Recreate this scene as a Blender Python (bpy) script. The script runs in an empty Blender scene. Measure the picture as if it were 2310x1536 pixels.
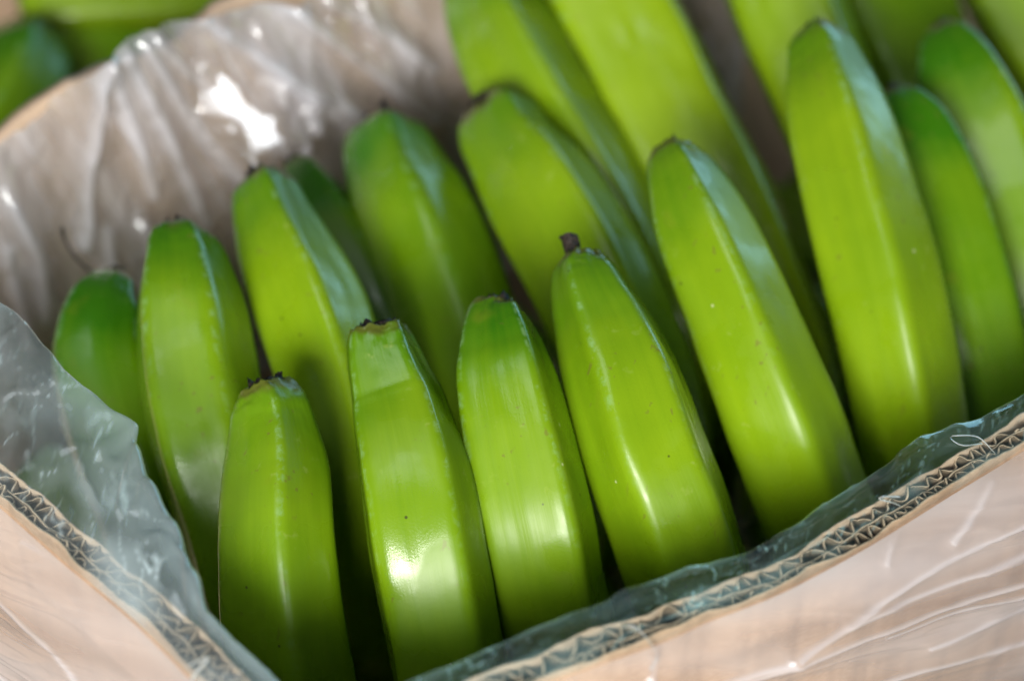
import bpy, bmesh, math, random
from mathutils import Vector, noise

# ------------------------------------------------------------------ camera, world, light, exposure
sc = bpy.context.scene
COL = sc.collection
PITCH, LENS, FOCUS, RIM_Z = math.radians(41), 70.0, 0.567, 0.24
RT = Vector((1, 0, 0))
UP = Vector((0, math.sin(PITCH), math.cos(PITCH)))
FW = Vector((0, math.cos(PITCH), -math.sin(PITCH)))
KPX = 36.0 / LENS / 2310.0

def ray(px, py):
    return FW + RT * ((px - 1155) * KPX) + UP * ((768 - py) * KPX)

CAM = -0.55 * ray(1900, 1170) + Vector((0, 0, RIM_Z))
cd = bpy.data.cameras.new('camera')
cam = bpy.data.objects.new('camera', cd)
COL.objects.link(cam)
cam.location = CAM
cam.rotation_euler = (math.pi / 2 - PITCH, 0, 0)
cd.lens, cd.sensor_width, cd.clip_start, cd.clip_end = LENS, 36, 0.01, 50
cd.dof.use_dof = True
cd.dof.focus_distance = FOCUS
cd.dof.aperture_fstop = 4.6
sc.camera = cam

w = bpy.data.worlds.new('World')
sc.world = w
w.use_nodes = True
w.node_tree.nodes['Background'].inputs[0].default_value = (0.62, 0.78, 1.0, 1)
w.node_tree.nodes['Background'].inputs[1].default_value = 0.055

TARGET = Vector((-0.09, 0.06, 0.25))

def area(name, direction, dist, size, power, col):
    ld = bpy.data.lights.new(name, 'AREA')
    ld.shape = 'RECTANGLE'
    ld.size, ld.size_y = size
    ld.energy, ld.color = power, col
    o = bpy.data.objects.new(name, ld)
    COL.objects.link(o)
    d = Vector(direction).normalized()
    o.location = TARGET + d * dist
    o.rotation_euler = (-d).to_track_quat('-Z', 'Y').to_euler()
    return o

area('key_lamp', (-0.22, -0.92, 0.39), 1.7, (0.80, 0.55), 41, (1.0, 0.97, 0.90))
area('doorway_lamp', (0.62, 0.90, 0.30), 2.2, (1.6, 0.7), 11, (0.36, 0.76, 0.95))
area('roof_lamp', (-0.45, -0.20, 1.0), 2.0, (1.0, 0.8), 5, (0.92, 0.97, 1.0))
area('film_glare_lamp', (0.44, -0.86, 0.34), 2.2, (0.45, 0.45), 7, (0.95, 0.98, 1.0))  # added lamp, aimed to give the white glare patch on the back film

sc.view_settings.view_transform = 'Standard'
sc.view_settings.look = 'None'
sc.view_settings.exposure = 0.14
sc.view_settings.gamma = 1.0
sc.render.engine = 'CYCLES'
sc.cycles.transparent_max_bounces = 24
sc.cycles.use_denoising = True
sc.cycles.max_bounces = 7
sc.cycles.diffuse_bounces = 3
sc.cycles.glossy_bounces = 3
sc.cycles.adaptive_threshold = 0.025

# ------------------------------------------------------------------ helpers
def at(px, py, d):
    return CAM + ray(px, py) * d

def at_z(px, py, z):
    r = ray(px, py)
    return CAM + r * ((z - CAM.z) / r.z)

def to_px(p):
    v = p - CAM
    d = v.dot(FW)
    return 1155 + v.dot(RT) / d / KPX, 768 - v.dot(UP) / d / KPX

def link(name, verts, faces, mat, parent=None, smooth=True, uvs=None):
    me = bpy.data.meshes.new(name)
    me.from_pydata([tuple(v) for v in verts], [], faces)
    for m in (mat if isinstance(mat, (list, tuple)) else [mat]):
        me.materials.append(m)
    me.polygons.foreach_set('use_smooth', [smooth] * len(me.polygons))
    if uvs:
        uv = me.uv_layers.new(name='UVMap')
        for l in me.loops:
            uv.data[l.index].uv = uvs[l.vertex_index]
    o = bpy.data.objects.new(name, me)
    COL.objects.link(o)
    if parent:
        o.parent = parent
    return o

def tag(o, label, cat, group=None):
    o['label'] = label
    o['category'] = cat
    if group:
        o['group'] = group
    return o

def grid_faces(nu, nv, flip=False):
    f = []
    for i in range(nu - 1):
        for j in range(nv - 1):
            a, b, c, d = i * nv + j, (i + 1) * nv + j, (i + 1) * nv + j + 1, i * nv + j + 1
            f.append((a, d, c, b) if flip else (a, b, c, d))
    return f

def crom(pts, n, power=1.0):
    """Catmull-Rom through tuples, resampled evenly on the first three numbers."""
    P = [pts[0]] + list(pts) + [pts[-1]]
    P[0] = tuple(2 * a - b for a, b in zip(pts[0], pts[1]))
    P[-1] = tuple(2 * a - b for a, b in zip(pts[-1], pts[-2]))
    out = []
    for i in range(1, len(P) - 2):
        p0, p1, p2, p3 = P[i - 1:i + 3]
        for k in range(16):
            t = k / 16
            out.append(tuple(0.5 * (2 * b + (c - a) * t + (2 * a - 5 * b + 4 * c - d) * t * t + (3 * b - a - 3 * c + d) * t ** 3)
                             for a, b, c, d in zip(p0, p1, p2, p3)))
    out.append(tuple(pts[-1]))
    L = [0]
    for a, b in zip(out, out[1:]):
        L.append(L[-1] + math.dist(a[:3], b[:3]))
    res, j = [], 0
    for i in range(n):
        s = L[-1] * (i / (n - 1)) ** power
        while j < len(L) - 2 and L[j + 1] < s:
            j += 1
        t = (s - L[j]) / max(1e-9, L[j + 1] - L[j])
        res.append(tuple(a + (b - a) * t for a, b in zip(out[j], out[j + 1])))
    return res, L[-1]

def lerp_table(tab, x):
    if x <= tab[0][0]:
        return tab[0][1]
    for (a, b), (c, d) in zip(tab, tab[1:]):
        if x <= c:
            t = (x - a) / (c - a)
            t = t * t * (3 - 2 * t)
            return b + (d - b) * t
    return tab[-1][1]

def fbm(x, y, z=0, o=3):
    return noise.fractal(Vector((x, y, z)), 1.0, 2.0, o, noise_basis='PERLIN_ORIGINAL')

# ------------------------------------------------------------------ materials
class NT:
    def __init__(s, name):
        s.m = bpy.data.materials.new(name)
        s.m.use_nodes = True
        s.t = s.m.node_tree
        s.t.nodes.clear()
        s.out = s.n('ShaderNodeOutputMaterial')
    def n(s, typ, ins=None, **kw):
        nd = s.t.nodes.new(typ)
        for k, v in kw.items():
            setattr(nd, k, v)
        for k, v in (ins or {}).items():
            s.set(nd.inputs[k], v)
        return nd
    def set(s, sock, v):
        if isinstance(v, bpy.types.NodeSocket):
            s.t.links.new(v, sock)
        elif isinstance(v, bpy.types.Node):
            s.t.links.new(v.outputs[0], sock)
        else:
            sock.default_value = v
    def math(s, op, a, b=0.0, clamp=False):
        return s.n('ShaderNodeMath', {0: a, 1: b}, operation=op, use_clamp=clamp).outputs[0]
    def mix(s, f, a, b, mode='MIX'):
        nd = s.n('ShaderNodeMix', data_type='RGBA', blend_type=mode)
        s.set(nd.inputs[0], f); s.set(nd.inputs[6], a); s.set(nd.inputs[7], b)
        return nd.outputs[2]
    def ramp(s, v, lo, hi, a=0.0, b=1.0):
        nd = s.n('ShaderNodeMapRange', {0: v, 1: lo, 2: hi, 3: a, 4: b}, interpolation_type='SMOOTHSTEP')
        return nd.outputs[0]
    def noise(s, vec, scale, detail=3, rough=0.5):
        return s.n('ShaderNodeTexNoise', {'Vector': vec, 'Scale': scale, 'Detail': detail, 'Roughness': rough}).outputs[0]

def banana_material():
    n = NT('green_peel')
    geo = n.n('ShaderNodeNewGeometry')
    tc = n.n('ShaderNodeTexCoord')
    obj = tc.outputs['Object']
    uv = tc.outputs['UV']
    info = n.n('ShaderNodeObjectInfo')
    rnd = info.outputs['Random']
    ripe = n.n('ShaderNodeSeparateColor', {0: info.outputs['Color']}).outputs[0]
    sep = n.n('ShaderNodeSeparateXYZ', {0: uv})
    along = sep.outputs[1]                      # metres from the tip
    # offset per object so that no two bananas share a pattern
    off = n.n('ShaderNodeVectorMath', {0: obj, 1: n.n('ShaderNodeCombineXYZ', {0: n.math('MULTIPLY', rnd, 7.0), 1: rnd, 2: rnd})}, operation='ADD').outputs[0]
    ridge = n.n('ShaderNodeAttribute', attribute_name='ridge').outputs['Fac']
    big = n.noise(off, 28, 3)
    mid = n.noise(off, 120, 2)
    stv = n.n('ShaderNodeMapping', {'Vector': n.n('ShaderNodeAttribute', attribute_name='round').outputs['Vector'], 'Scale': (4.5, 4.5, 9)})
    stv2 = n.n('ShaderNodeVectorMath', {0: stv, 1: n.n('ShaderNodeCombineXYZ', {2: n.math('MULTIPLY', rnd, 50)})}, operation='ADD').outputs[0]
    streak = n.noise(stv2, 1.0, 3, 0.6)
    # colour: unripe green towards the blossom end, yellower along the flanks
    tipg = n.ramp(n.math('ADD', along, n.math('MULTIPLY', n.math('SUBTRACT', big, 0.5), 0.03)), 0.006, 0.050)
    f = n.math('ADD', n.math('ADD', 0.18, n.math('MULTIPLY', tipg, 0.42)), n.math('MULTIPLY', n.math('SUBTRACT', big, 0.5), 0.55))
    f = n.math('ADD', f, n.math('MULTIPLY', n.math('SUBTRACT', streak, 0.5), 0.22))
    f = n.math('ADD', f, n.math('SUBTRACT', ripe, 0.5), clamp=True)
    col = n.mix(f, (0.038, 0.160, 0.001, 1), (0.262, 0.405, 0.007, 1))
    # pale waxy bloom and scuffs along the ridges
    bl = n.math('MULTIPLY', n.ramp(ridge, 0.45, 1.0), n.ramp(n.noise(off, 260, 4, 0.7), 0.46, 0.66))
    bl = n.math('MULTIPLY', bl, n.ramp(along, 0.10, 0.02))
    col = n.mix(n.math('MULTIPLY', bl, 0.55), col, (0.27, 0.48, 0.22, 1))
    # faint olive blotches
    blot = n.ramp(n.noise(off, 75, 2), 0.66, 0.78)
    col = n.mix(n.math('MULTIPLY', blot, 0.30), col, (0.20, 0.24, 0.015, 1))
    # dried latex dots and dark pin-prick scars
    vo = n.n('ShaderNodeTexVoronoi', {'Vector': off, 'Scale': 95.0})
    vc = n.n('ShaderNodeSeparateColor', {0: vo.outputs['Color']})
    dot = n.math('MULTIPLY', n.ramp(vo.outputs['Distance'], n.math('ADD', 0.03, n.math('MULTIPLY', vc.outputs[1], 0.06)), 0.02), n.math('GREATER_THAN', vc.outputs[0], 0.84))
    col = n.mix(n.math('MULTIPLY', dot, 0.75), col, (0.62, 0.66, 0.36, 1))
    vo2 = n.n('ShaderNodeTexVoronoi', {'Vector': off, 'Scale': 150.0})
    vc2 = n.n('ShaderNodeSeparateColor', {0: vo2.outputs['Color']})
    drk = n.math('MULTIPLY', n.ramp(vo2.outputs['Distance'], 0.09, 0.05), n.math('GREATER_THAN', vc2.outputs[1], 0.90))
    col = n.mix(n.math('MULTIPLY', drk, 0.8), col, (0.035, 0.030, 0.012, 1))
    scv = n.n('ShaderNodeMapping', {'Vector': off, 'Rotation': (0.5, 0.3, 0.9), 'Scale': (1, 1, 0.12)})
    scr = n.math('MULTIPLY', n.ramp(n.noise(scv, 420, 2), 0.66, 0.73), n.ramp(n.noise(off, 36, 1), 0.48, 0.62))
    col = n.mix(n.math('MULTIPLY', scr, 0.5), col, (0.16, 0.13, 0.03, 1))
    tipb = n.ramp(n.math('ADD', along, n.math('MULTIPLY', n.math('SUBTRACT', mid, 0.5), 0.012)), 0.0045, 0.0010)
    col = n.mix(n.math('MULTIPLY', tipb, 0.75), col, (0.10, 0.085, 0.018, 1))
    pale = n.math('MULTIPLY', n.ramp(n.noise(off, 190, 3, 0.6), 0.62, 0.72), n.ramp(n.noise(off, 30, 1), 0.50, 0.66))
    col = n.mix(n.math('MULTIPLY', pale, 0.28), col, (0.42, 0.50, 0.14, 1))
    fine = n.noise(off, 1500, 2)
    col = n.mix(n.math('MULTIPLY', n.ramp(fine, 0.62, 0.75), 0.16), col, (0.10, 0.16, 0.01, 1))
    # relief: long fibres, pores, wet patches
    wet = n.ramp(n.noise(off, 42, 3), 0.44, 0.60)
    h = n.math('ADD', n.math('MULTIPLY', streak, 0.28), n.math('MULTIPLY', mid, 0.15))
    bump = n.n('ShaderNodeBump', {'Strength': 0.30, 'Distance': 0.0012, 'Height': h})
    drop = n.noise(off, 1500, 2, 0.6)
    bump2 = n.n('ShaderNodeBump', {'Strength': n.math('ADD', 0.02, n.math('MULTIPLY', wet, 0.06)), 'Distance': 0.0004, 'Height': drop, 'Normal': bump})
    rough = n.ramp(n.math('ADD', wet, n.math('MULTIPLY', n.math('SUBTRACT', mid, 0.5), 0.8)), 0.0, 1.0, 0.36, 0.22)
    p = n.n('ShaderNodeBsdfPrincipled', {'Base Color': col, 'Roughness': rough, 'IOR': 1.45, 'Normal': bump2,
                                         'Coat Weight': n.math('MULTIPLY', wet, 0.42), 'Coat Roughness': 0.16, 'Coat Normal': bump2})
    n.set(n.out.inputs[0], p)
    return n.m

def dried_material():
    n = NT('dried_blossom_end')
    obj = n.n('ShaderNodeTexCoord').outputs['Object']
    a = n.noise(obj, 900, 4, 0.7)
    col = n.mix(n.ramp(a, 0.35, 0.7), (0.008, 0.006, 0.006, 1), (0.050, 0.032, 0.022, 1))
    b = n.n('ShaderNodeBump', {'Strength': 0.8, 'Distance': 0.0006, 'Height': a})
    n.set(n.out.inputs[0], n.n('ShaderNodeBsdfPrincipled', {'Base Color': col, 'Roughness': 0.6, 'Normal': b}))
    return n.m

def cardboard_material(name, c1, c2, edge=False):
    n = NT(name)
    obj = n.n('ShaderNodeTexCoord').outputs['Object']
    fib = n.noise(n.n('ShaderNodeMapping', {'Vector': obj, 'Scale': (1, 1, 3)}), 420, 2, 0.7)
    big = n.noise(obj, 22, 3)
    col = n.mix(n.ramp(n.math('ADD', n.math('MULTIPLY', fib, 0.5), n.math('MULTIPLY', big, 0.5)), 0.32, 0.68), c1, c2)
    b = n.n('ShaderNodeBump', {'Strength': 0.5, 'Distance': 0.0004, 'Height': fib})
    n.set(n.out.inputs[0], n.n('ShaderNodeBsdfPrincipled', {'Base Color': col, 'Roughness': 0.85, 'Normal': b}))
    return n.m

def film_material(name, tint, haze_lo, haze_hi, haze_col, scale, rough=0.16, seed=0.0, bump=0.35, foldw=0.45, streaks=0.0, spec=0.07):
    """Thin clear polythene: see-through, glossy at grazing angles, milky where it is crumpled."""
    n = NT(name)
    uv = n.n('ShaderNodeTexCoord').outputs['UV']
    vec = n.n('ShaderNodeMapping', {'Vector': uv, 'Scale': scale, 'Location': (seed, seed * 1.7, 0)})
    a = n.noise(vec, 1.0, 3, 0.62)
    hz = n.ramp(a, 0.36, 0.66, haze_lo, haze_hi)
    if streaks:
        fv = n.n('ShaderNodeMapping', {'Vector': uv, 'Scale': (scale[0] * 1.3, scale[1] * 9, 1) if scale[0] < scale[1] else (scale[0] * 4.5, scale[1] * 1.2, 1), 'Location': (seed, 0, 5)})
        hz = n.math('ADD', hz, n.math('MULTIPLY', n.ramp(n.noise(fv, 1.0, 3, 0.6), 0.60, 0.74), streaks))
    fold = n.n('ShaderNodeAttribute', attribute_name='fold').outputs['Fac']
    hz = n.math('ADD', hz, n.math('MULTIPLY', fold, foldw), clamp=True)
    bmp = n.n('ShaderNodeBump', {'Strength': bump, 'Distance': 0.0015, 'Height': a})
    lw = n.n('ShaderNodeLayerWeight', {'Blend': 0.5, 'Normal': bmp}).outputs['Facing']
    fr = n.math('ADD', spec, n.math('MULTIPLY', n.math('POWER', lw, 4.0), 0.85), clamp=True)
    tr = n.n('ShaderNodeBsdfTransparent', {'Color': tint})
    df = n.n('ShaderNodeBsdfDiffuse', {'Color': haze_col, 'Normal': bmp})
    tl = n.n('ShaderNodeBsdfTranslucent', {'Color': haze_col, 'Normal': bmp})
    milk = n.n('ShaderNodeMixShader', {0: 0.4, 1: df, 2: tl})
    m1 = n.n('ShaderNodeMixShader', {0: hz, 1: tr, 2: milk})
    gl = n.n('ShaderNodeBsdfGlossy', {'Color': (0.95, 0.97, 1, 1), 'Roughness': rough, 'Normal': bmp})
    m2 = n.n('ShaderNodeMixShader', {0: fr, 1: m1, 2: gl})
    n.set(n.out.inputs[0], m2)
    return n.m

M_PEEL = banana_material()
M_DRY = dried_material()
M_CARD = cardboard_material('kraft_board', (0.54, 0.35, 0.22, 1), (0.68, 0.48, 0.33, 1))
M_CARD_IN = cardboard_material('kraft_board_inside', (0.50, 0.36, 0.25, 1), (0.62, 0.47, 0.35, 1))
M_EDGE = cardboard_material('cut_board_edge', (0.30, 0.21, 0.13, 1), (0.50, 0.38, 0.26, 1))
M_FLUTE_SHADED = cardboard_material('fluting_paper_shaded', (0.10, 0.07, 0.045, 1), (0.20, 0.145, 0.095, 1))  # shade of the hollows put into the paper colour, darker than the liners
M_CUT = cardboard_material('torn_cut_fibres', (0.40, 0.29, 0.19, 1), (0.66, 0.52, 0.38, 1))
M_FILM_F = film_material('clear_film_over_rim', (0.97, 0.998, 0.985, 1), 0.0, 0.06, (0.45, 0.75, 0.80, 1), (40, 70, 1), rough=0.10, bump=0.06, foldw=0.55)
M_FILM_L = film_material('milky_film_over_rim', (0.95, 0.985, 0.985, 1), 0.04, 0.40, (0.76, 0.92, 1.0, 1), (7, 12, 1), rough=0.12, bump=0.05, seed=1.4, foldw=0.55)
M_FILM_O = film_material('clear_film_outside', (0.97, 0.97, 0.97, 1), 0.16, 0.80, (0.82, 0.79, 0.82, 1), (2.0, 15, 1), seed=3.1, bump=0.06, streaks=0.08, foldw=0.6)
M_FILM_P = film_material('clear_film_outside_side', (0.97, 0.97, 0.97, 1), 0.06, 0.75, (0.78, 0.76, 0.80, 1), (1.6, 11, 1), seed=4.6, bump=0.06, foldw=0.5)
M_FILM_B = film_material('clear_film_inside_wall', (0.97, 0.97, 0.97, 1), 0.16, 0.62, (0.84, 0.85, 0.93, 1), (26, 5, 1), rough=0.13, seed=8.0, spec=0.12, bump=0.15, foldw=0.7, streaks=0.35)
M_FLOOR = cardboard_material('concrete', (0.20, 0.19, 0.18, 1), (0.30, 0.29, 0.27, 1))

# ------------------------------------------------------------------ setting: the floor under the boxes
g = 3.0
fl = link('floor', [(-g, -g, 0), (g, -g, 0), (g, g, 0), (-g, g, 0)], [(0, 1, 2, 3)], M_FLOOR, smooth=False)
fl['kind'] = 'structure'

# ------------------------------------------------------------------ the cardboard box
WALL_N = Vector((-0.53, 0.848, 0))                    # from the front wall towards the back wall
WALL_T = Vector((0.848, 0.53, 0))
BACK_OFF = 0.300                                      # plane of the back wall: dot(WALL_N, p)

front_px = [(700, 1712), (860, 1640), (1000, 1586), (1100, 1546), (1250, 1487), (1400, 1434), (1480, 1404), (1560, 1368), (1640, 1338),
            (1720, 1306), (1800, 1266), (1900, 1212), (2000, 1152), (2100, 1090), (2200, 1030), (2310, 962), (2480, 868), (2700, 745)]
left_px = [(694, 1716), (600, 1612), (500, 1518), (430, 1448), (350, 1372), (270, 1305), (190, 1240), (110, 1170), (40, 1110), (-40, 1050), (-200, 930), (-420, 780)]
front_path = [tuple(at_z(x, y, RIM_Z)) for x, y in front_px]
left_path = [tuple(at_z(x, y, RIM_Z)) for x, y in left_px]

def back_pt(px, py, off=0.0):
    r = ray(px, py)
    return CAM + r * ((BACK_OFF - off - WALL_N.dot(CAM)) / WALL_N.dot(r))

def frame_path(path, n):
    pts, L = crom(path, n)
    P = [Vector(p) for p in pts]
    T = [(P[min(i + 1, n - 1)] - P[max(i - 1, 0)]).normalized() for i in range(n)]
    return P, T, L

def side(T, inward):
    s = Vector((-T.y, T.x, 0)).normalized()
    return s if s.dot(inward) > 0 else -s

def sheet(name, P, S, offs, ztop, zbot, mat, parent, thick=0.0005):
    v = []
    for p, s, o, zt in zip(P, S, offs, ztop):
        q = p + s * o
        v += [(q.x, q.y, zt), (q.x, q.y, zt - 0.02), (q.x, q.y, zbot)]
    o = link(name, v, grid_faces(len(P), 3), mat, parent)
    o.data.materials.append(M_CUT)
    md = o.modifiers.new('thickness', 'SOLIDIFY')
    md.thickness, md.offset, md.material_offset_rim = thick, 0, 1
    return o

def board_wall(path, inward, parent, seed, mat_out=None, mat_in=None, dents=()):
    """Double-wall corrugated panel: three liners with two flutings between, cut edge up."""
    n = 420
    P, T, L = frame_path(path, n)
    S = [side(t, inward) for t in T]
    def wob(i, k, a):
        return a * fbm(L * i / n * 55, seed, k)
    def squash(i):
        s = i / n
        q = 1.0
        for c, wd, a in dents:
            q -= a * math.exp(-((s - c) / wd) ** 2)
        return q * (1 + 0.30 * fbm(s * L * 70, seed, 9))
    zt = [RIM_Z + wob(i, 3, 0.0012) for i in range(n)]
    outer = [-0.0040 * squash(i) + wob(i, 1, 0.0005) for i in range(n)]
    middle = [-0.0010 * squash(i) + wob(i, 2, 0.0018) for i in range(n)]
    inner = [0.0040 * squash(i) + wob(i, 4, 0.0006) for i in range(n)]
    wall = sheet('wall', P, S, outer, zt, 0.002, mat_out or M_CARD, parent, 0.0006)
    sheet('inner_liner', P, S, inner, [z - 0.0002 for z in zt], 0.002, mat_in or M_CARD_IN, wall, 0.0006)
    sheet('middle_liner', P, S, middle, [z - 0.0006 + wob(i, 7, 0.001) for i, z in enumerate(zt)], 0.15, M_FLUTE_SHADED, wall)
    for lo, hi, per, k in ((middle, inner, 0.0066, 11), (outer, middle, 0.0050, 12)):
        m = int(L / per * 12)
        PP, TT, _ = frame_path(path, m)
        offs, zz = [], []
        for j in range(m):
            i = min(n - 1, int(j / m * n))
            ph = 2 * math.pi * (L * j / m) / per + 5.5 * fbm(L * j / m * 42, seed, k)
            sn = math.sin(ph)
            sn = math.copysign(abs(sn) ** 0.85, sn)
            offs.append((lo[i] + hi[i]) / 2 + (hi[i] - lo[i]) / 2 * (0.80 + 0.75 * fbm(L * j / m * 90, seed, k + 2)) * sn + 0.0008 * fbm(L * j / m * 330, seed, k + 8))
            offs[-1] = min(max(offs[-1], lo[i] + 0.0004), hi[i] - 0.0004)
            zz.append(zt[i] - 0.0008 + 0.0016 * fbm(L * j / m * 300, seed, k + 5))
        sheet('fluting', PP, [side(t, inward) for t in TT], offs, zz, 0.19, M_FLUTE_SHADED, wall, 0.00055)
    return wall

box = bpy.data.objects.new('cardboard_box', None)
COL.objects.link(box)
tag(box, 'open brown double-wall corrugated cardboard box full of green bananas, lined with plastic', 'box')
board_wall(front_path, WALL_N, box, 1.3, dents=((0.36, 0.02, 0.35), (0.47, 0.012, 0.28)))
board_wall(left_path, Vector((0.85, 0.3, 0)), box, 7.7, dents=((0.5, 0.05, 0.2),))
# back wall: plain board, its top edge as it stands above the fruit
bt = [(-500, 640), (-200, 440), (0, 318), (150, 190), (300, 150), (420, 92), (500, 20), (700, -60), (1000, -170), (1500, -360), (2000, -520), (2700, -760)]
v = []
for i in range(121):
    t = i / 120 * (len(bt) - 1)
    k = min(int(t), len(bt) - 2)
    t -= k
    a = back_pt(bt[k][0] + (bt[k + 1][0] - bt[k][0]) * t, bt[k][1] + (bt[k + 1][1] - bt[k][1]) * t)
    for j in range(16):
        z = 0.002 + (a.z - 0.002) * (1 - j / 15)
        q = Vector((a.x, a.y, z)) + WALL_N * (0.004 * fbm(i * 0.08, j * 0.25, 2))
        v.append(q)
wb = link('wall', v, grid_faces(121, 16), M_CARD_IN, box)
md = wb.modifiers.new('thickness', 'SOLIDIFY'); md.thickness, md.offset = 0.006, 1
# bottom
c0 = [Vector(left_path[0]), Vector(front_path[-1]), back_pt(2700, -760), back_pt(-500, 640), Vector(left_path[-1])]
bot = link('bottom', [(p.x, p.y, 0.004) for p in c0] + [(p.x, p.y, 0.009) for p in c0],
           [(4, 3, 2, 1, 0), (5, 6, 7, 8, 9)] + [(i, (i + 1) % 5, 5 + (i + 1) % 5, 5 + i) for i in range(5)], M_CARD_IN, box, smooth=False)

# ------------------------------------------------------------------ the neighbouring box behind
box2 = bpy.data.objects.new('cardboard_box', None)
COL.objects.link(box2)
tag(box2, 'blurred second cardboard box of bananas behind the plastic covered back wall', 'box')
def slab(name, a, b, z0, z1, parent, mat, th=0.007):
    t = (b - a).normalized()
    s = Vector((-t.y, t.x, 0)) * th
    q = [a, b, b + s, a + s]
    return link(name, [(p.x, p.y, z0) for p in q] + [(p.x, p.y, z1) for p in q],
                [(3, 2, 1, 0), (4, 5, 6, 7)] + [(i, (i + 1) % 4, 4 + (i + 1) % 4, 4 + i) for i in range(4)], mat, parent, smooth=False)
o0 = Vector((-0.53, 0.848, 0)) * (BACK_OFF + 0.03)
A = o0 + WALL_T * -0.55; B = o0 + WALL_T * 0.25
C2, D2 = B + WALL_N * 0.36, A + WALL_N * 0.36
slab('wall', A, B, 0.002, 0.17, box2, M_CARD_IN)
slab('wall', B, C2, 0.002, 0.22, box2, M_CARD_IN)
slab('wall', C2, D2, 0.002, 0.22, box2, M_CARD_IN)
slab('wall', D2, A, 0.002, 0.22, box2, M_CARD_IN)
link('bottom', [(p.x, p.y, 0.006) for p in (A, B, C2, D2)], [(0, 1, 2, 3)], M_CARD_IN, box2, smooth=False)

# ------------------------------------------------------------------ bananas
NR, NL = 64, 110
VIEW = -FW

def section(ridges, sharp, sigma=5.0):
    sharp = min(1.0, sharp + 0.20)
    """Rounded polygon cross-section: radius and ridge weight per angle (0 = towards the light side of the camera)."""
    r = [(a % 360) for a in ridges]
    r.sort()
    rad = []
    N = 360
    for d in range(N):
        for i in range(len(r)):
            a, b = r[i], r[(i + 1) % len(r)]
            span = (b - a) % 360
            x = (d - a) % 360
            if x <= span:
                h = math.cos(math.radians(span / 2))
                pr = h / math.cos(math.radians(x - span / 2))
                break
        rad.append(sharp * pr + (1 - sharp) * 0.96)
    K = int(sigma * 3)
    ws = [math.exp(-0.5 * (k / sigma) ** 2) for k in range(-K, K + 1)]
    tot = sum(ws)
    sm = [sum(ws[k + K] * rad[(d + k) % N] for k in range(-K, K + 1)) / tot for d in range(N)]
    hi = max(sm[d] * math.sin(math.radians(d)) for d in range(N))
    lo = min(sm[d] * math.sin(math.radians(d)) for d in range(N))
    wide, mid = (hi - lo) / 2, (hi + lo) / 2
    sm = [x / wide for x in sm]
    rw = [max(math.exp(-((((d - a + 180) % 360) - 180) / 6.0) ** 2) for a in r) for d in range(N)]
    return sm, rw, mid / wide

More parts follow.
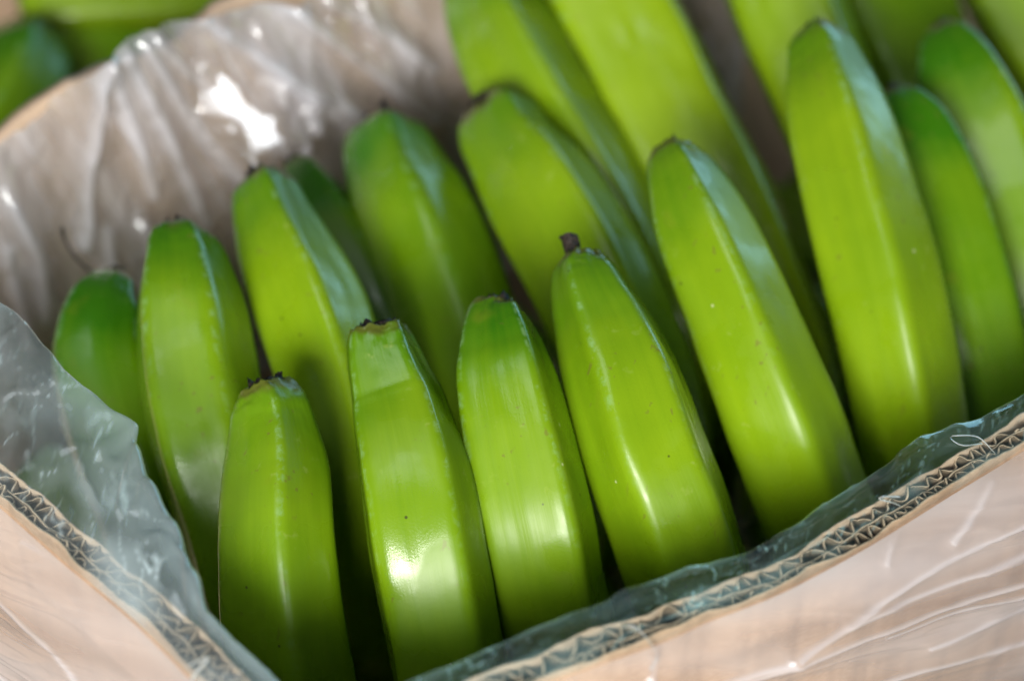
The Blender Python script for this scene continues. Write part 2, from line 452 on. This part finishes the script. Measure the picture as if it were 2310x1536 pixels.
def banana(label, spine, ridges, ripe=0.5, sharp=0.75, seed=0, stub=None, tuft=True, base_dir=None, name='banana', group='green bananas in the open box', extend=True, shift=0.0):
    """spine: (px, py, depth, half width px) from the blossom tip down to where it goes out of sight."""
    rnd = random.Random(seed * 7 + 3)
    pts = []
    for px, py, d, hw in spine:
        d += shift
        p = at(px, py, d)
        pts.append((p.x, p.y, p.z, hw * KPX * d))
    if extend:
        a, b = Vector(pts[-2][:3]), Vector(pts[-1][:3])
        t = (b - a).normalized()
        bd = Vector(base_dir) if base_dir else (Vector((0, 0, -0.9)) + WALL_N * 0.42)
        bd.normalize()
        rr = pts[-1][3]
        q = b
        for k, (f, s) in enumerate(((0.35, 1.0), (0.7, 0.9), (1.0, 0.62), (1.0, 0.42))):
            q = q + (t * (1 - f) + bd * f).normalized() * 0.028
            if q.z < 0.02:
                q.z = 0.02
            pts.append((q.x, q.y, q.z, rr * s))
    ring, L = crom(pts, NL, 1.7)
    sm, rw, mid = section(ridges, sharp)
    P = [Vector(r[:3]) for r in ring]
    verts, uvs, rid, rnd_at = [], [], [], []
    ex0 = None
    for i, r in enumerate(ring):
        T = (P[min(i + 1, NL - 1)] - P[max(i - 1, 0)]).normalized()
        ref = VIEW if ex0 is None else ex0
        ex = (ref - T * ref.dot(T)).normalized()
        ex0 = ex
        ey = T.cross(ex)
        if ey.x < 0:
            ey = -ey
        s = L * (i / (NL - 1)) ** 1.7
        rad = r[3]
        nearend = math.exp(-s / 0.007)
        for j in range(NR):
            d = 360 * j / NR
            k = int(d) % 360
            fr = d - int(d)
            pr = sm[k] * (1 - fr) + sm[(k + 1) % 360] * fr
            c, sn = math.cos(math.radians(d)), math.sin(math.radians(d))
            lump = 0.035 * fbm(c * 0.9 + seed * 3.1, sn * 0.9, s * 22) + 0.010 * fbm(c * 3 + seed, sn * 3, s * 70)
            lump += nearend * 0.11 * fbm(c * 1.6 + seed * 5.7, sn * 1.6, 0.3) + nearend * 0.06 * fbm(c * 5 + seed, sn * 5, s * 400)
            q = P[i] + (ex * c + ey * sn) * (rad * pr * (1 + lump)) - ey * (rad * mid)
            if s < 0.005:                                     # uneven lip of the blossom end
                q += -T * (0.0014 * (1 - s / 0.005) * fbm(c * 2.4 + seed * 2.3, sn * 2.4, 5.0))
            verts.append(q)
            uvs.append((j / NR, s)); rnd_at += [c, sn, s]
            rid.append(rw[k])
    faces = []
    for i in range(NL - 1):
        for j in range(NR):
            a, b = i * NR + j, i * NR + (j + 1) % NR
            faces.append((a, b, b + NR, a + NR))
    nside = len(faces)
    # closing caps: sunken dry scar at the tip, rounded crown end
    T0 = (P[0] - P[1]).normalized()
    def cap(first, centre, axis, prof):
        prev = [first + j for j in range(NR)]
        for sc_, up in prof:
            cur = []
            for j in range(NR):
                b = verts[first + j]
                q = centre + (b - centre) * sc_ + axis * (up + 0.0007 * fbm(j * 0.5, sc_ * 9, seed))
                cur.append(len(verts)); verts.append(q); uvs.append((j / NR, 0.0)); rnd_at.extend((0.0, 0.0, 0.0)); rid.append(0.0)
            for j in range(NR):
                faces.append((prev[j], cur[j], cur[(j + 1) % NR], prev[(j + 1) % NR]))
            prev = cur
        faces.append(tuple(prev))
    r0 = ring[0][3]
    cap(0, P[0].copy(), T0, ((0.95, r0 * 0.05), (0.82, r0 * 0.07), (0.62, -r0 * 0.02)))
    nlip = len(faces) - 1 - NR
    cap((NL - 1) * NR, P[-1].copy(), (P[-1] - P[-2]).normalized(), ((0.8, 0.002), (0.3, 0.003)))
    o = link(name, verts, faces, [M_PEEL, M_DRY], uvs=uvs)
    me = o.data
    at_ = me.attributes.new('ridge', 'FLOAT', 'POINT')
    at_.data.foreach_set('value', rid)
    me.attributes.new('round', 'FLOAT_VECTOR', 'POINT').data.foreach_set('vector', rnd_at)
    for f in range(nlip, nlip + NR + 1):
        me.polygons[f].material_index = 1
    o.color = (ripe, ripe, ripe, 1)
    tag(o, label, 'banana', group)
    # dried remains of the flower
    ex = (VIEW - T0 * VIEW.dot(T0)).normalized()
    ey = T0.cross(ex)
    if ey.x < 0:
        ey = -ey
    if tuft:
        tv, tf = [], []
        n = 30
        for j in range(n):
            an = 2 * math.pi * j / n
            rr = r0 * (0.60 + 0.16 * fbm(math.cos(an) * 2 + seed, math.sin(an) * 2, 3))
            hgt = r0 * ((0.08 if seed < 5 else 0.22) + max(0, (0.45 if seed < 5 else 0.65) * fbm(math.cos(an) * 3 + seed * 2.2, math.sin(an) * 3, 7)))
            d = ex * math.cos(an) + ey * math.sin(an)
            tv += [P[0] + d * rr * 1.08 + T0 * r0 * 0.02, P[0] + d * rr + T0 * (r0 * 0.10 + hgt), P[0] + d * rr * 0.72 + T0 * (hgt * 0.8), P[0] + d * rr * 0.45 + T0 * r0 * 0.02]
        for j in range(n):
            for k in range(3):
                a, b = j * 4 + k, ((j + 1) % n) * 4 + k
                tf.append((a, b, b + 1, a + 1))
        link('dried_tip', tv, tf, M_DRY, o)
    if stub:
        dx, dy, hgt, wd, lean = stub
        tv, tf = [], []
        base = P[0] + ey * dx + ex * dy
        n, m = 14, 7
        for k in range(m):
            t = k / (m - 1)
            cc = base + T0 * (hgt * t - 0.001) + ey * (lean * t * t)
            sc_ = wd * (0.78 + 0.30 * t + (0.22 if k == 0 else 0))
            for j in range(n):
                an = 2 * math.pi * j / n
                sq = 1 / max(abs(math.cos(an)), abs(math.sin(an))) * 0.5 + 0.5
                rr = sc_ * sq * (1 + 0.22 * fbm(j * 0.9, k * 0.7, seed))
                tv.append(cc + (ex * math.cos(an + 0.5) + ey * math.sin(an + 0.5)) * rr + T0 * (0.0008 * fbm(j * 0.8, 1, seed) if k == m - 1 else 0))
        tf = [(k * n + j, k * n + (j + 1) % n, (k + 1) * n + (j + 1) % n, (k + 1) * n + j) for k in range(m - 1) for j in range(n)]
        tf.append(tuple((m - 1) * n + j for j in range(n)))
        link('flower_stub', tv, tf, M_DRY, o, smooth=False)
    return o

# front row, along the near wall
banana('green banana nearest the box corner, lowest of all, ragged black tip', [(600, 872, .5595, 64), (606, 892, .5590, 77), (613, 922, .5582, 90), (619, 975, .5565, 102), (626, 1080, .551, 124), (625, 1220, .543, 132), (642, 1400, .545, 140), (668, 1536, .552, 139), (694, 1650, .565, 136)],
       (-75, 14, 82, 165, 230), 0.58, 0.72, 1, stub=(0.0042, -0.001, 0.0040, 0.0010, 0.0004), shift=0.030)
banana('bright green banana with crinkled brown rimmed tip, second from the box corner', [(853, 744, .5630, 66), (857, 770, .5622, 77), (866, 812, .5608, 87), (883, 866, .5588, 98), (901, 925, .5562, 111), (936, 1075, .546, 128), (966, 1260, .543, 134), (998, 1430, .547, 132), (1015, 1536, .554, 129), (1035, 1640, .566, 126)],
       (-49, 38, 100, 175, 250), 0.5, 0.8, 2.6, shift=0.030)
banana('green banana with small dark hollow tip, third from the box corner', [(1128, 684, .572, 46), (1123, 704, .571, 64), (1124, 740, .568, 82), (1133, 795, .564, 102), (1144, 865, .560, 119), (1178, 1030, .555, 132), (1215, 1190, .553, 134), (1245, 1350, .560, 130), (1272, 1450, .570, 128)],
       (-78, 24, 92, 170, 230), 0.50, 0.8, 3, shift=0.030)
banana('green banana with a square black flower stub at its tip', [(1318, 580, .580, 52), (1318, 600, .579, 68), (1322, 630, .577, 82), (1339, 682, .573, 98), (1363, 740, .570, 115), (1405, 855, .564, 136), (1455, 1010, .560, 143), (1505, 1140, .561, 146), (1545, 1260, .567, 144), (1580, 1360, .577, 140)],
       (-29, 35, 100, 175, 255), 0.60, 0.85, 4, stub=(-0.0034, 0.001, 0.0072, 0.0025, -0.0014), tuft=False, shift=0.030)
banana('glossy green banana leaning just right of the one with the black stub', [(1518, 342, .612, 46), (1525, 370, .609, 66), (1546, 420, .604, 86), (1582, 510, .598, 109), (1640, 645, .590, 121), (1715, 830, .584, 131), (1768, 965, .584, 136), (1810, 1080, .590, 133), (1852, 1190, .600, 130)],
       (-76, 4, 76, 160, 225), 0.62, 0.74, 5, shift=0.030)
banana('long green banana with pale central ridge leaning beside the front wall', [(1842, 80, .650, 50), (1848, 105, .647, 72), (1862, 155, .643, 88), (1888, 265, .634, 115), (1936, 440, .622, 128), (1985, 620, .614, 135), (2024, 800, .612, 132), (2045, 920, .616, 127), (2065, 1030, .624, 124), (2090, 1120, .635, 122)],
       (-84, 0, 74, 150, 215), 0.64, 0.72, 6, shift=0.030)
banana('narrow dark green banana squeezed between two longer ones near right edge', [(2018, 208, .668, 30), (2035, 245, .664, 62), (2062, 310, .660, 88), (2098, 420, .654, 106), (2140, 580, .647, 116), (2180, 740, .644, 120), (2215, 900, .646, 118), (2236, 1010, .652, 116)],
       (-60, 62, 120, 190, 260), 0.22, 0.7, 7, shift=0.022)
banana('green banana at right edge with teal sheen beside its dark tip', [(2128, 66, .700, 34), (2140, 100, .696, 68), (2165, 165, .690, 98), (2206, 275, .682, 120), (2256, 410, .674, 124), (2306, 570, .668, 122), (2352, 750, .668, 120), (2390, 900, .674, 118)],
       (-75, 35, 95, 165, 240), 0.42, 0.74, 8, shift=0.022)
# second row
banana('short green banana at far left, low against the plastic', [(262, 622, .640, 34), (252, 645, .637, 58), (232, 700, .632, 88), (222, 800, .625, 104), (248, 920, .622, 110), (290, 1040, .622, 112), (335, 1160, .630, 110)],
       (-60, 55, 120, 190, 260), 0.30, 0.45, 9, shift=0.022)
banana('slim green banana at left with rounded tip, behind the corner banana', [(404, 535, .620, 62), (407, 560, .617, 84), (416, 610, .613, 104), (429, 720, .606, 132), (445, 860, .600, 140), (471, 1000, .597, 137), (512, 1150, .597, 126), (552, 1300, .602, 122), (600, 1420, .612, 118)],
       (-32, 34, 96, 165, 250), 0.45, 0.72, 10, shift=0.022)
banana('green banana with teal flank below the white glare on the plastic', [(592, 408, .642, 56), (598, 436, .639, 76), (616, 495, .634, 92), (652, 590, .626, 116), (698, 695, .617, 129), (736, 800, .611, 127), (782, 950, .607, 122), (832, 1130, .608, 118), (874, 1290, .616, 114)],
       (-78, 17, 88, 165, 230), 0.56, 0.8, 11, shift=0.022)
banana('mostly hidden dark green banana peeking out behind the teal flanked one', [(668, 372, .690, 34), (684, 400, .688, 54), (722, 470, .682, 76), (782, 590, .672, 90), (842, 730, .664, 94), (902, 890, .660, 92)],
       (-40, 40, 110, 180, 250), 0.20, 0.6, 12, shift=0.022)
banana('shaded blurred green banana against the back wall, middle of second row', [(866, 290, .694, 66), (872, 318, .691, 94), (893, 385, .685, 112), (936, 490, .675, 136), (985, 600, .666, 141), (1030, 720, .658, 137), (1072, 860, .655, 132), (1110, 1000, .660, 125)],
       (-70, 8, 78, 155, 225), 0.30, 0.62, 13, shift=0.022)
banana('blurred bright green banana with wide teal flank behind the black stub', [(1112, 246, .690, 72), (1124, 274, .687, 96), (1152, 330, .680, 108), (1212, 418, .668, 131), (1276, 525, .655, 141), (1340, 645, .644, 141), (1400, 780, .637, 136), (1452, 910, .637, 130)],
       (-84, 24, 90, 165, 230), 0.62, 0.82, 14, shift=0.022)
banana('blurred green banana rising out of view beside the plastic covered wall', [(1082, -110, .742, 60), (1086, -75, .740, 80), (1108, 10, .735, 108), (1166, 135, .725, 126), (1240, 262, .714, 126), (1330, 402, .702, 121), (1420, 560, .694, 116), (1500, 720, .690, 112)],
       (-84, 8, 88, 165, 238), 0.55, 0.8, 15, shift=0.012)
banana('broad blurred yellow green banana rising out of view at top centre', [(1255, -230, .750, 90), (1282, -150, .748, 118), (1374, 0, .742, 140), (1450, 140, .734, 143), (1526, 292, .722, 140), (1612, 452, .708, 137), (1690, 620, .694, 127), (1762, 800, .686, 120)],
       (-50, 46, 100, 170, 240), 0.85, 0.74, 16, shift=0.012)
banana('blurred yellow green banana behind the tip of the long ridged one', [(1680, -250, .760, 80), (1715, -150, .757, 116), (1776, 0, .750, 127), (1850, 182, .738, 124), (1930, 380, .722, 118), (2000, 560, .712, 112)],
       (-70, 30, 98, 170, 240), 0.62, 0.76, 17, shift=0.012)
banana('blurred dark green banana at top right between two others', [(1900, -220, .800, 80), (1945, -130, .796, 116), (2010, 0, .788, 126), (2076, 150, .774, 120), (2128, 300, .760, 102)],
       (-50, 60, 120, 190, 250), 0.35, 0.6, 18, shift=0.012)
banana('sliver of blurred yellow green banana in the top right corner', [(2200, -240, .790, 70), (2236, -140, .786, 104), (2318, 20, .776, 114), (2420, 200, .764, 104), (2490, 380, .754, 100)],
       (-60, 30, 100, 170, 240), 0.6, 0.7, 19, shift=0.012)
# the layer below, glimpsed in the gaps
for k in range(9):
    b0 = Vector((-0.165, -0.015, 0)) + WALL_T * (0.046 * k) + WALL_N * (0.012 * math.sin(k * 2.1))
    sp = []
    for t, hh, rr in ((0, .095, .010), (.02, .10, .0155), (.06, .112, .018), (.11, .118, .0185), (.16, .112, .017), (.20, .10, .013)):
        p = b0 + WALL_N * t + WALL_T * (0.01 * math.sin(t * 14 + k)) + Vector((0, 0, hh))
        d = (p - CAM).dot(FW)
        x, y = to_px(p)
        sp.append((x, y, d, rr / KPX / d))
    banana('dark green banana of the layer below, glimpsed in the gaps between standing ones', sp, (-40, 40, 110, 180, 250), 0.3, 0.6, 30 + k, group='bananas of the layer below', tuft=False, extend=False)
# neighbouring box
GB = 'bananas of the box behind'
banana('blurred teal topped banana of the box behind, at left edge', [(80, 58, .86, 44), (70, 90, .858, 78), (48, 150, .85, 116), (0, 260, .84, 134), (-60, 380, .835, 130)], (-70, 12, 85, 170, 240), 0.30, 0.7, 21, group=GB, tuft=False)
banana('blurred banana lying across the top left, box behind', [(640, -50, .90, 50), (560, -32, .90, 76), (430, -20, .895, 90), (280, -12, .89, 92), (130, 0, .885, 84), (60, 12, .885, 60)], (-40, 40, 110, 180, 250), 0.60, 0.7, 22, group=GB, tuft=False, extend=False)
banana('dim blurred banana under the lying one, box behind', [(360, 92, .90, 56), (290, 88, .90, 80), (200, 118, .895, 92), (110, 170, .89, 88), (60, 210, .89, 70)], (-40, 40, 110, 180, 250), 0.50, 0.7, 23, group=GB, tuft=False, extend=False)

# ------------------------------------------------------------------ the plastic bag lining the box
bag = bpy.data.objects.new('plastic_bag', None)
COL.objects.link(bag)
tag(bag, 'crumpled clear plastic bag lining the box and folded over its rim', 'plastic bag')

def seg_dist(px, py, line):
    best, tt = 1e9, 0
    for (x0, y0), (x1, y1) in zip(line, line[1:]):
        dx, dy = x1 - x0, y1 - y0
        t = max(0, min(1, ((px - x0) * dx + (py - y0) * dy) / (dx * dx + dy * dy)))
        d = math.hypot(px - x0 - dx * t, py - y0 - dy * t)
        if d < best:
            best = d
    return best

def folds(px, py, lines, lw=4.5, gain=1.0):
    h = f = 0.0
    for line, amp, wd in lines:
        d = seg_dist(px, py, line)
        if d < wd * 5:
            e = math.exp(-d / wd)
            h += amp * e * gain
            f = max(f, math.exp(-(d / lw) ** 2) * min(1, abs(amp) / 0.002))
    return h, f

def film(name, verts, nu, nv, fold, mat, uvs):
    o = link(name, verts, grid_faces(nu, nv), mat, bag, uvs=uvs)
    a = o.data.attributes.new('fold', 'FLOAT', 'POINT')
    a.data.foreach_set('value', fold)
    return o

def rim_film(path, inward, edge_px, drop, lines, seed, mats, spread, crumple=0.0011):
    """Film coming up inside the wall, bulging over the rim and hanging down outside."""
    n = 400
    P, T, L = frame_path(path, n)
    E = [tuple(at_z(x, y, RIM_Z + z)) for x, y, z in edge_px]
    # bulge: distance of the traced film edge from the rim at each station
    tab = []
    for e in E:
        e = Vector(e)
        i = min(range(n), key=lambda k: (P[k] - e).length_squared)
        tab.append((i / n, (Vector((e.x, e.y, 0)) - Vector((P[i].x, P[i].y, 0))).length, e.z - RIM_Z))
    tab.sort()
    tb = [(a, b) for a, b, _ in tab]
    tz = [(a, c) for a, _, c in tab]
    # inside sheet and bulge
    v, uvs, fo = [], [], []
    NVI = 64
    for i in range(n):
        s = side(T[i], inward)
        b, bz = lerp_table(tb, i / n), lerp_table(tz, i / n)
        b = max(b, 0.006)
        for j in range(NVI):
            t = j / (NVI - 1)
            if t < 0.5:                     # rim to the fold edge
                k = t / 0.5
                q = -0.007 + (b + 0.007) * k
                z = 0.0016 + bz * k + 0.0035 * math.sin(math.pi * k) * min(1, b / 0.012)
            elif t < 0.58:                  # turn
                k = (t - 0.5) / 0.08
                q = b + 0.0012 * math.sin(math.pi * k)
                z = 0.0016 + bz - 0.004 * k
            else:                           # down inside
                k = (t - 0.58) / 0.42
                q = b + (0.008 - b) * min(1, k * 1.6) ** 0.8
                z = 0.0016 + bz - 0.004 - (0.06 + bz) * k
            sx = L * i / n
            env = min(1, max(0, (q - 0.004) / 0.006))
            z += env * (0.0014 * fbm(sx * 24, t * 2.2, seed) + crumple * max(0, 1 - 5 * abs(fbm(sx * 30 + t * 2, t * 2.2 - sx * 26, seed + 2))))
            q += env * 0.0012 * fbm(sx * 40 + t * 2, t * 3, seed + 4)
            p = P[i] + s * q
            v.append((p.x, p.y, RIM_Z + z))
            uvs.append((sx, t * 0.08))
            cr = fbm(sx * 26 + t * 5, t * 7 - sx * 34, seed + 6, 2)
            cr2 = fbm(sx * 60 - t * 4, t * 5 + sx * 22, seed + 8, 2)
            crease = math.exp(-(cr / 0.022) ** 2) * max(0, 0.2 + 1.6 * fbm(sx * 30, t * 3, seed + 11)) + 0.6 * math.exp(-(cr2 / 0.03) ** 2) * max(0, 2 * fbm(sx * 45, t * 5, seed + 12))
            fo.append(0.7 * math.exp(-((t - 0.53) / 0.02) ** 2) * max(0, 0.45 + fbm(sx * 40, 1, seed)) + (crease if t > 0.06 else 0) + (0.75 * max(0, fbm(sx * 34, t * 3, seed + 21) + 0.05) if t < 0.26 else 0))
    film('film_lip', v, n, NVI, [max(0, x) for x in fo], mats[0], uvs)
    # outside drape
    v, uvs, fo = [], [], []
    NVO = 220
    for i in range(n):
        s = side(T[i], inward)
        for j in range(NVO):
            t = j / (NVO - 1)
            sx = L * i / n
            z = 0.0016 - drop * t
            base = P[i] - s * 0.0072 + Vector((0, 0, z))
            px, py = to_px(base - s * (spread * t))
            h, f = folds(px, py, lines, 4.5, 0.5)
            env = min(1, t * 9)
            w_ = 0.5 + 0.5 * fbm(sx * 6, z * 18 + sx * 5, seed + 9)
            ridged = 1 - abs(fbm(sx * 9 + seed, z * 95 + sx * 34, seed)) * 2.2
            h += 0.0045 * w_ + 0.009 * (0.5 + fbm(sx * 9, z * 34 + sx * 12, seed + 15, 2)) * min(1, t * 3) + 0.0007 * max(0, ridged) ** 3 + 0.0004 * fbm(sx * 30, z * 160 + sx * 55, seed + 3)
            p = base - s * (spread * t + 0.0006 + max(0, h) * env)
            v.append(p)
            uvs.append((sx, z + sx * 0.36))
            fo.append(f * env)
    film('film_drape', v, n, NVO, fo, mats[1], uvs)

front_edge = [(700, 1680, .004), (900, 1585, .004), (1060, 1530, .004), (1130, 1503, .005), (1230, 1452, .006), (1330, 1388, .006), (1420, 1335, .007), (1530, 1296, .007), (1620, 1284, .005),
              (1690, 1268, .004), (1780, 1205, .006), (1850, 1148, .007), (1930, 1100, .008), (2000, 1060, .007), (2060, 1005, .008), (2130, 972, .007), (2220, 945, .005), (2310, 910, .004), (2480, 830, .004), (2700, 715, .004)]
front_lines = [([(2330, 1115), (2095, 1240), (1855, 1387), (1760, 1440)], .0060, 26), ([(2330, 1225), (1990, 1370), (1700, 1476), (1500, 1546)], .0055, 24),
               ([(2330, 1180), (2040, 1310), (1880, 1372)], .0025, 14), ([(2330, 1262), (2100, 1345), (1960, 1400)], .003, 16),
               ([(2130, 1040), (2050, 1130), (2010, 1190), (2000, 1220)], .0022, 9), ([(2230, 1080), (2190, 1130), (2120, 1200)], .0022, 9),
               ([(2030, 1175), (2000, 1230), (1985, 1260)], .002, 8), ([(1400, 1425), (1470, 1480), (1450, 1540)], .003, 10),
               ([(1330, 1450), (1300, 1500), (1290, 1540)], .002, 10), ([(1700, 1320), (1560, 1400), (1480, 1450)], .0015, 12),
               ([(2330, 1400), (2050, 1480), (1900, 1540)], .005, 34), ([(2330, 1330), (2200, 1372), (2060, 1430)], .003, 20), ([(1750, 1450), (1600, 1500), (1500, 1520)], .002, 14)]
rim_film(front_path, WALL_N, front_edge, 0.125, front_lines, 2.0, (M_FILM_F, M_FILM_O), 0.012)
left_edge = [(700, 1690, .004), (620, 1580, .004), (530, 1490, .005), (470, 1390, .006), (430, 1290, .008), (385, 1180, .010), (335, 1090, .012), (300, 1010, .014), (300, 965, .016), (240, 930, .016), (190, 880, .016),
             (100, 785, .018), (0, 695, .018), (-150, 600, .018), (-400, 460, .016)]
left_lines = [([(-20, 1275), (150, 1420), (270, 1546)], .004, 40), ([(60, 1215), (220, 1310), (400, 1480)], .002, 12), ([(20, 1140), (120, 1210), (160, 1262)], .0015, 9), ([(-20, 1440), (60, 1500), (100, 1546)], .003, 30)]
rim_film(left_path, Vector((0.85, 0.3, 0)), left_edge, 0.10, left_lines, 5.0, (M_FILM_L, M_FILM_P), 0.012, 0.0006)

# back wall film: grid over the wall, standing a little above the board, with gathered folds
film_top = [(-520, 620), (-200, 420), (0, 296), (90, 215), (180, 148), (205, 100), (260, 62), (350, 34), (440, 18), (520, 6), (650, -12), (760, -60), (1000, -150), (1500, -340), (2000, -500), (2700, -740)]
back_lines = [([(215, 100), (185, 300), (165, 520)], .008, 26), ([(225, 110), (290, 300), (330, 420)], .006, 20), ([(260, 90), (380, 330), (440, 470)], .006, 22), ([(300, 70), (420, 260), (540, 410)], .007, 24),
              ([(330, 60), (470, 200), (620, 300)], .006, 24), ([(440, 25), (640, 150), (830, 260)], .010, 26), ([(640, 0), (800, 120), (950, 250)], .010, 26), ([(720, -20), (860, 60), (960, 140)], .006, 24),
              ([(0, 420), (60, 540), (90, 700)], .009, 30), ([(0, 540), (30, 650), (60, 760)], .006, 24), ([(220, 490), (230, 560), (240, 620)], .008, 20), ([(300, 480), (330, 560), (345, 620)], .008, 24),
              ([(560, 110), (760, 260), (880, 330)], .004, 22)]
v, uvs, fo = [], [], []
NU, NV = 330, 110
ft = []
for i in range(NU):
    x = -500 + 2200 * i / (NU - 1)
    y = film_top[-1][1]
    for (x0, y0), (x1, y1) in zip(film_top, film_top[1:]):
        if x0 <= x <= x1:
            y = y0 + (y1 - y0) * (x - x0) / (x1 - x0)
    ft.append((x, y))
for i in range(NU):
    a = back_pt(*ft[i], 0.004)
    for j in range(NV):
        t = j / (NV - 1)
        z = a.z - 0.17 * t
        b = Vector((a.x, a.y, z))
        px, py = to_px(b)
        h, f = folds(px, py, back_lines, 15)
        sx = b.dot(WALL_T)
        h += 0.005 * (0.5 + fbm(sx * 14, z * 14, 3)) + 0.0035 * (1 - abs(fbm(sx * 46 + z * 10, z * 12, 8)) * 2) + 0.0011 * (1 - abs(fbm(sx * 85 - z * 30, z * 45, 18, 2)) * 2) + 0.0008 * fbm(sx * 120, z * 70, 4)
        # one slack facet that faces up towards the lamp
        dx, dy = px - 502, py - 220
        u_, w_ = dx * 0.65 + dy * 0.76, -dx * 0.76 + dy * 0.65
        u2, w2 = u_ + 45 * fbm(px * 0.016, py * 0.016, 31), w_ + 34 * fbm(px * 0.019, py * 0.019, 37)
        g_ = math.exp(-(u2 / 132) ** 8 - (w2 / (74 + 0.36 * u2)) ** 8) if abs(u2) < 185 else 0.0
        h = h * (1 - 0.98 * g_) + g_ * (0.001 + 0.000117 * (u_ + 118))
        p = b - WALL_N * (0.001 + max(0, h))
        v.append(p)
        uvs.append((sx + 0.35 * z, z))
        fo.append(0.6 * f)
film('film_back', v, NU, NV, fo, M_FILM_B, uvs)

# turned-over film edges that catch the light
def thread(name, pts, r, mat, parent=None):
    c, L = crom([tuple(p) for p in pts], 48)
    P = [Vector(p[:3]) for p in c]
    n, verts, faces = 6, [], []
    for i, p in enumerate(P):
        T = (P[min(i + 1, 47)] - P[max(i - 1, 0)]).normalized()
        ex = T.cross(Vector((0.3, 0.2, 0.93))).normalized()
        ey = T.cross(ex)
        rr = r * (0.65 + 0.5 * abs(fbm(i * 0.15, r * 1e4)))
        for j in range(n):
            an = 2 * math.pi * j / n
            verts.append(p + ex * math.cos(an) * rr + ey * math.sin(an) * rr * 0.45)
    for i in range(47):
        for j in range(n):
            faces.append((i * n + j, i * n + (j + 1) % n, (i + 1) * n + (j + 1) % n, (i + 1) * n + j))
    return link(name, verts, faces, mat, parent)
M_BEAD = film_material('folded_film_edge', (0.9, 0.95, 0.95, 1), 0.45, 0.75, (0.86, 0.86, 0.84, 1), (60, 60, 1))
def rim_pts(seq):
    return [at_z(x, y, RIM_Z + z) for x, y, z in seq]
thread('film_edge', rim_pts([(2215, 1000, .005), (2170, 1004, .008), (2142, 986, .010), (2160, 982, .011), (2205, 985, .008), (2235, 1012, .004), (2246, 1035, -.006), (2222, 1085, -.022), (2190, 1140, -.036)]), 0.00045, M_BEAD, bag)
thread('film_edge', rim_pts([(2030, 1120, .007), (1992, 1120, .009), (1985, 1126, .008), (2010, 1132, .006), (2030, 1140, .004)]), 0.0005, M_BEAD, bag)
thread('film_edge', rim_pts([(1405, 1414, .005), (1430, 1412, .006), (1460, 1440, .002), (1482, 1478, -.006), (1470, 1505, -.012), (1440, 1526, -.018)]), 0.0006, M_BEAD, bag)
thread('film_edge', rim_pts([(425, 1500, .006), (470, 1482, .012), (440, 1520, .004), (430, 1545, -.002)]), 0.0008, M_BEAD, bag)
# dark dried strand lying on the plastic at far left
o = thread('dried_strand', [back_pt(140, 512, .045), back_pt(146, 540, .047), back_pt(165, 575, .049), back_pt(195, 605, .052), back_pt(225, 622, .056)], 0.0011, M_DRY)
tag(o, 'thin dark dried strand curling on the plastic at far left', 'strand')
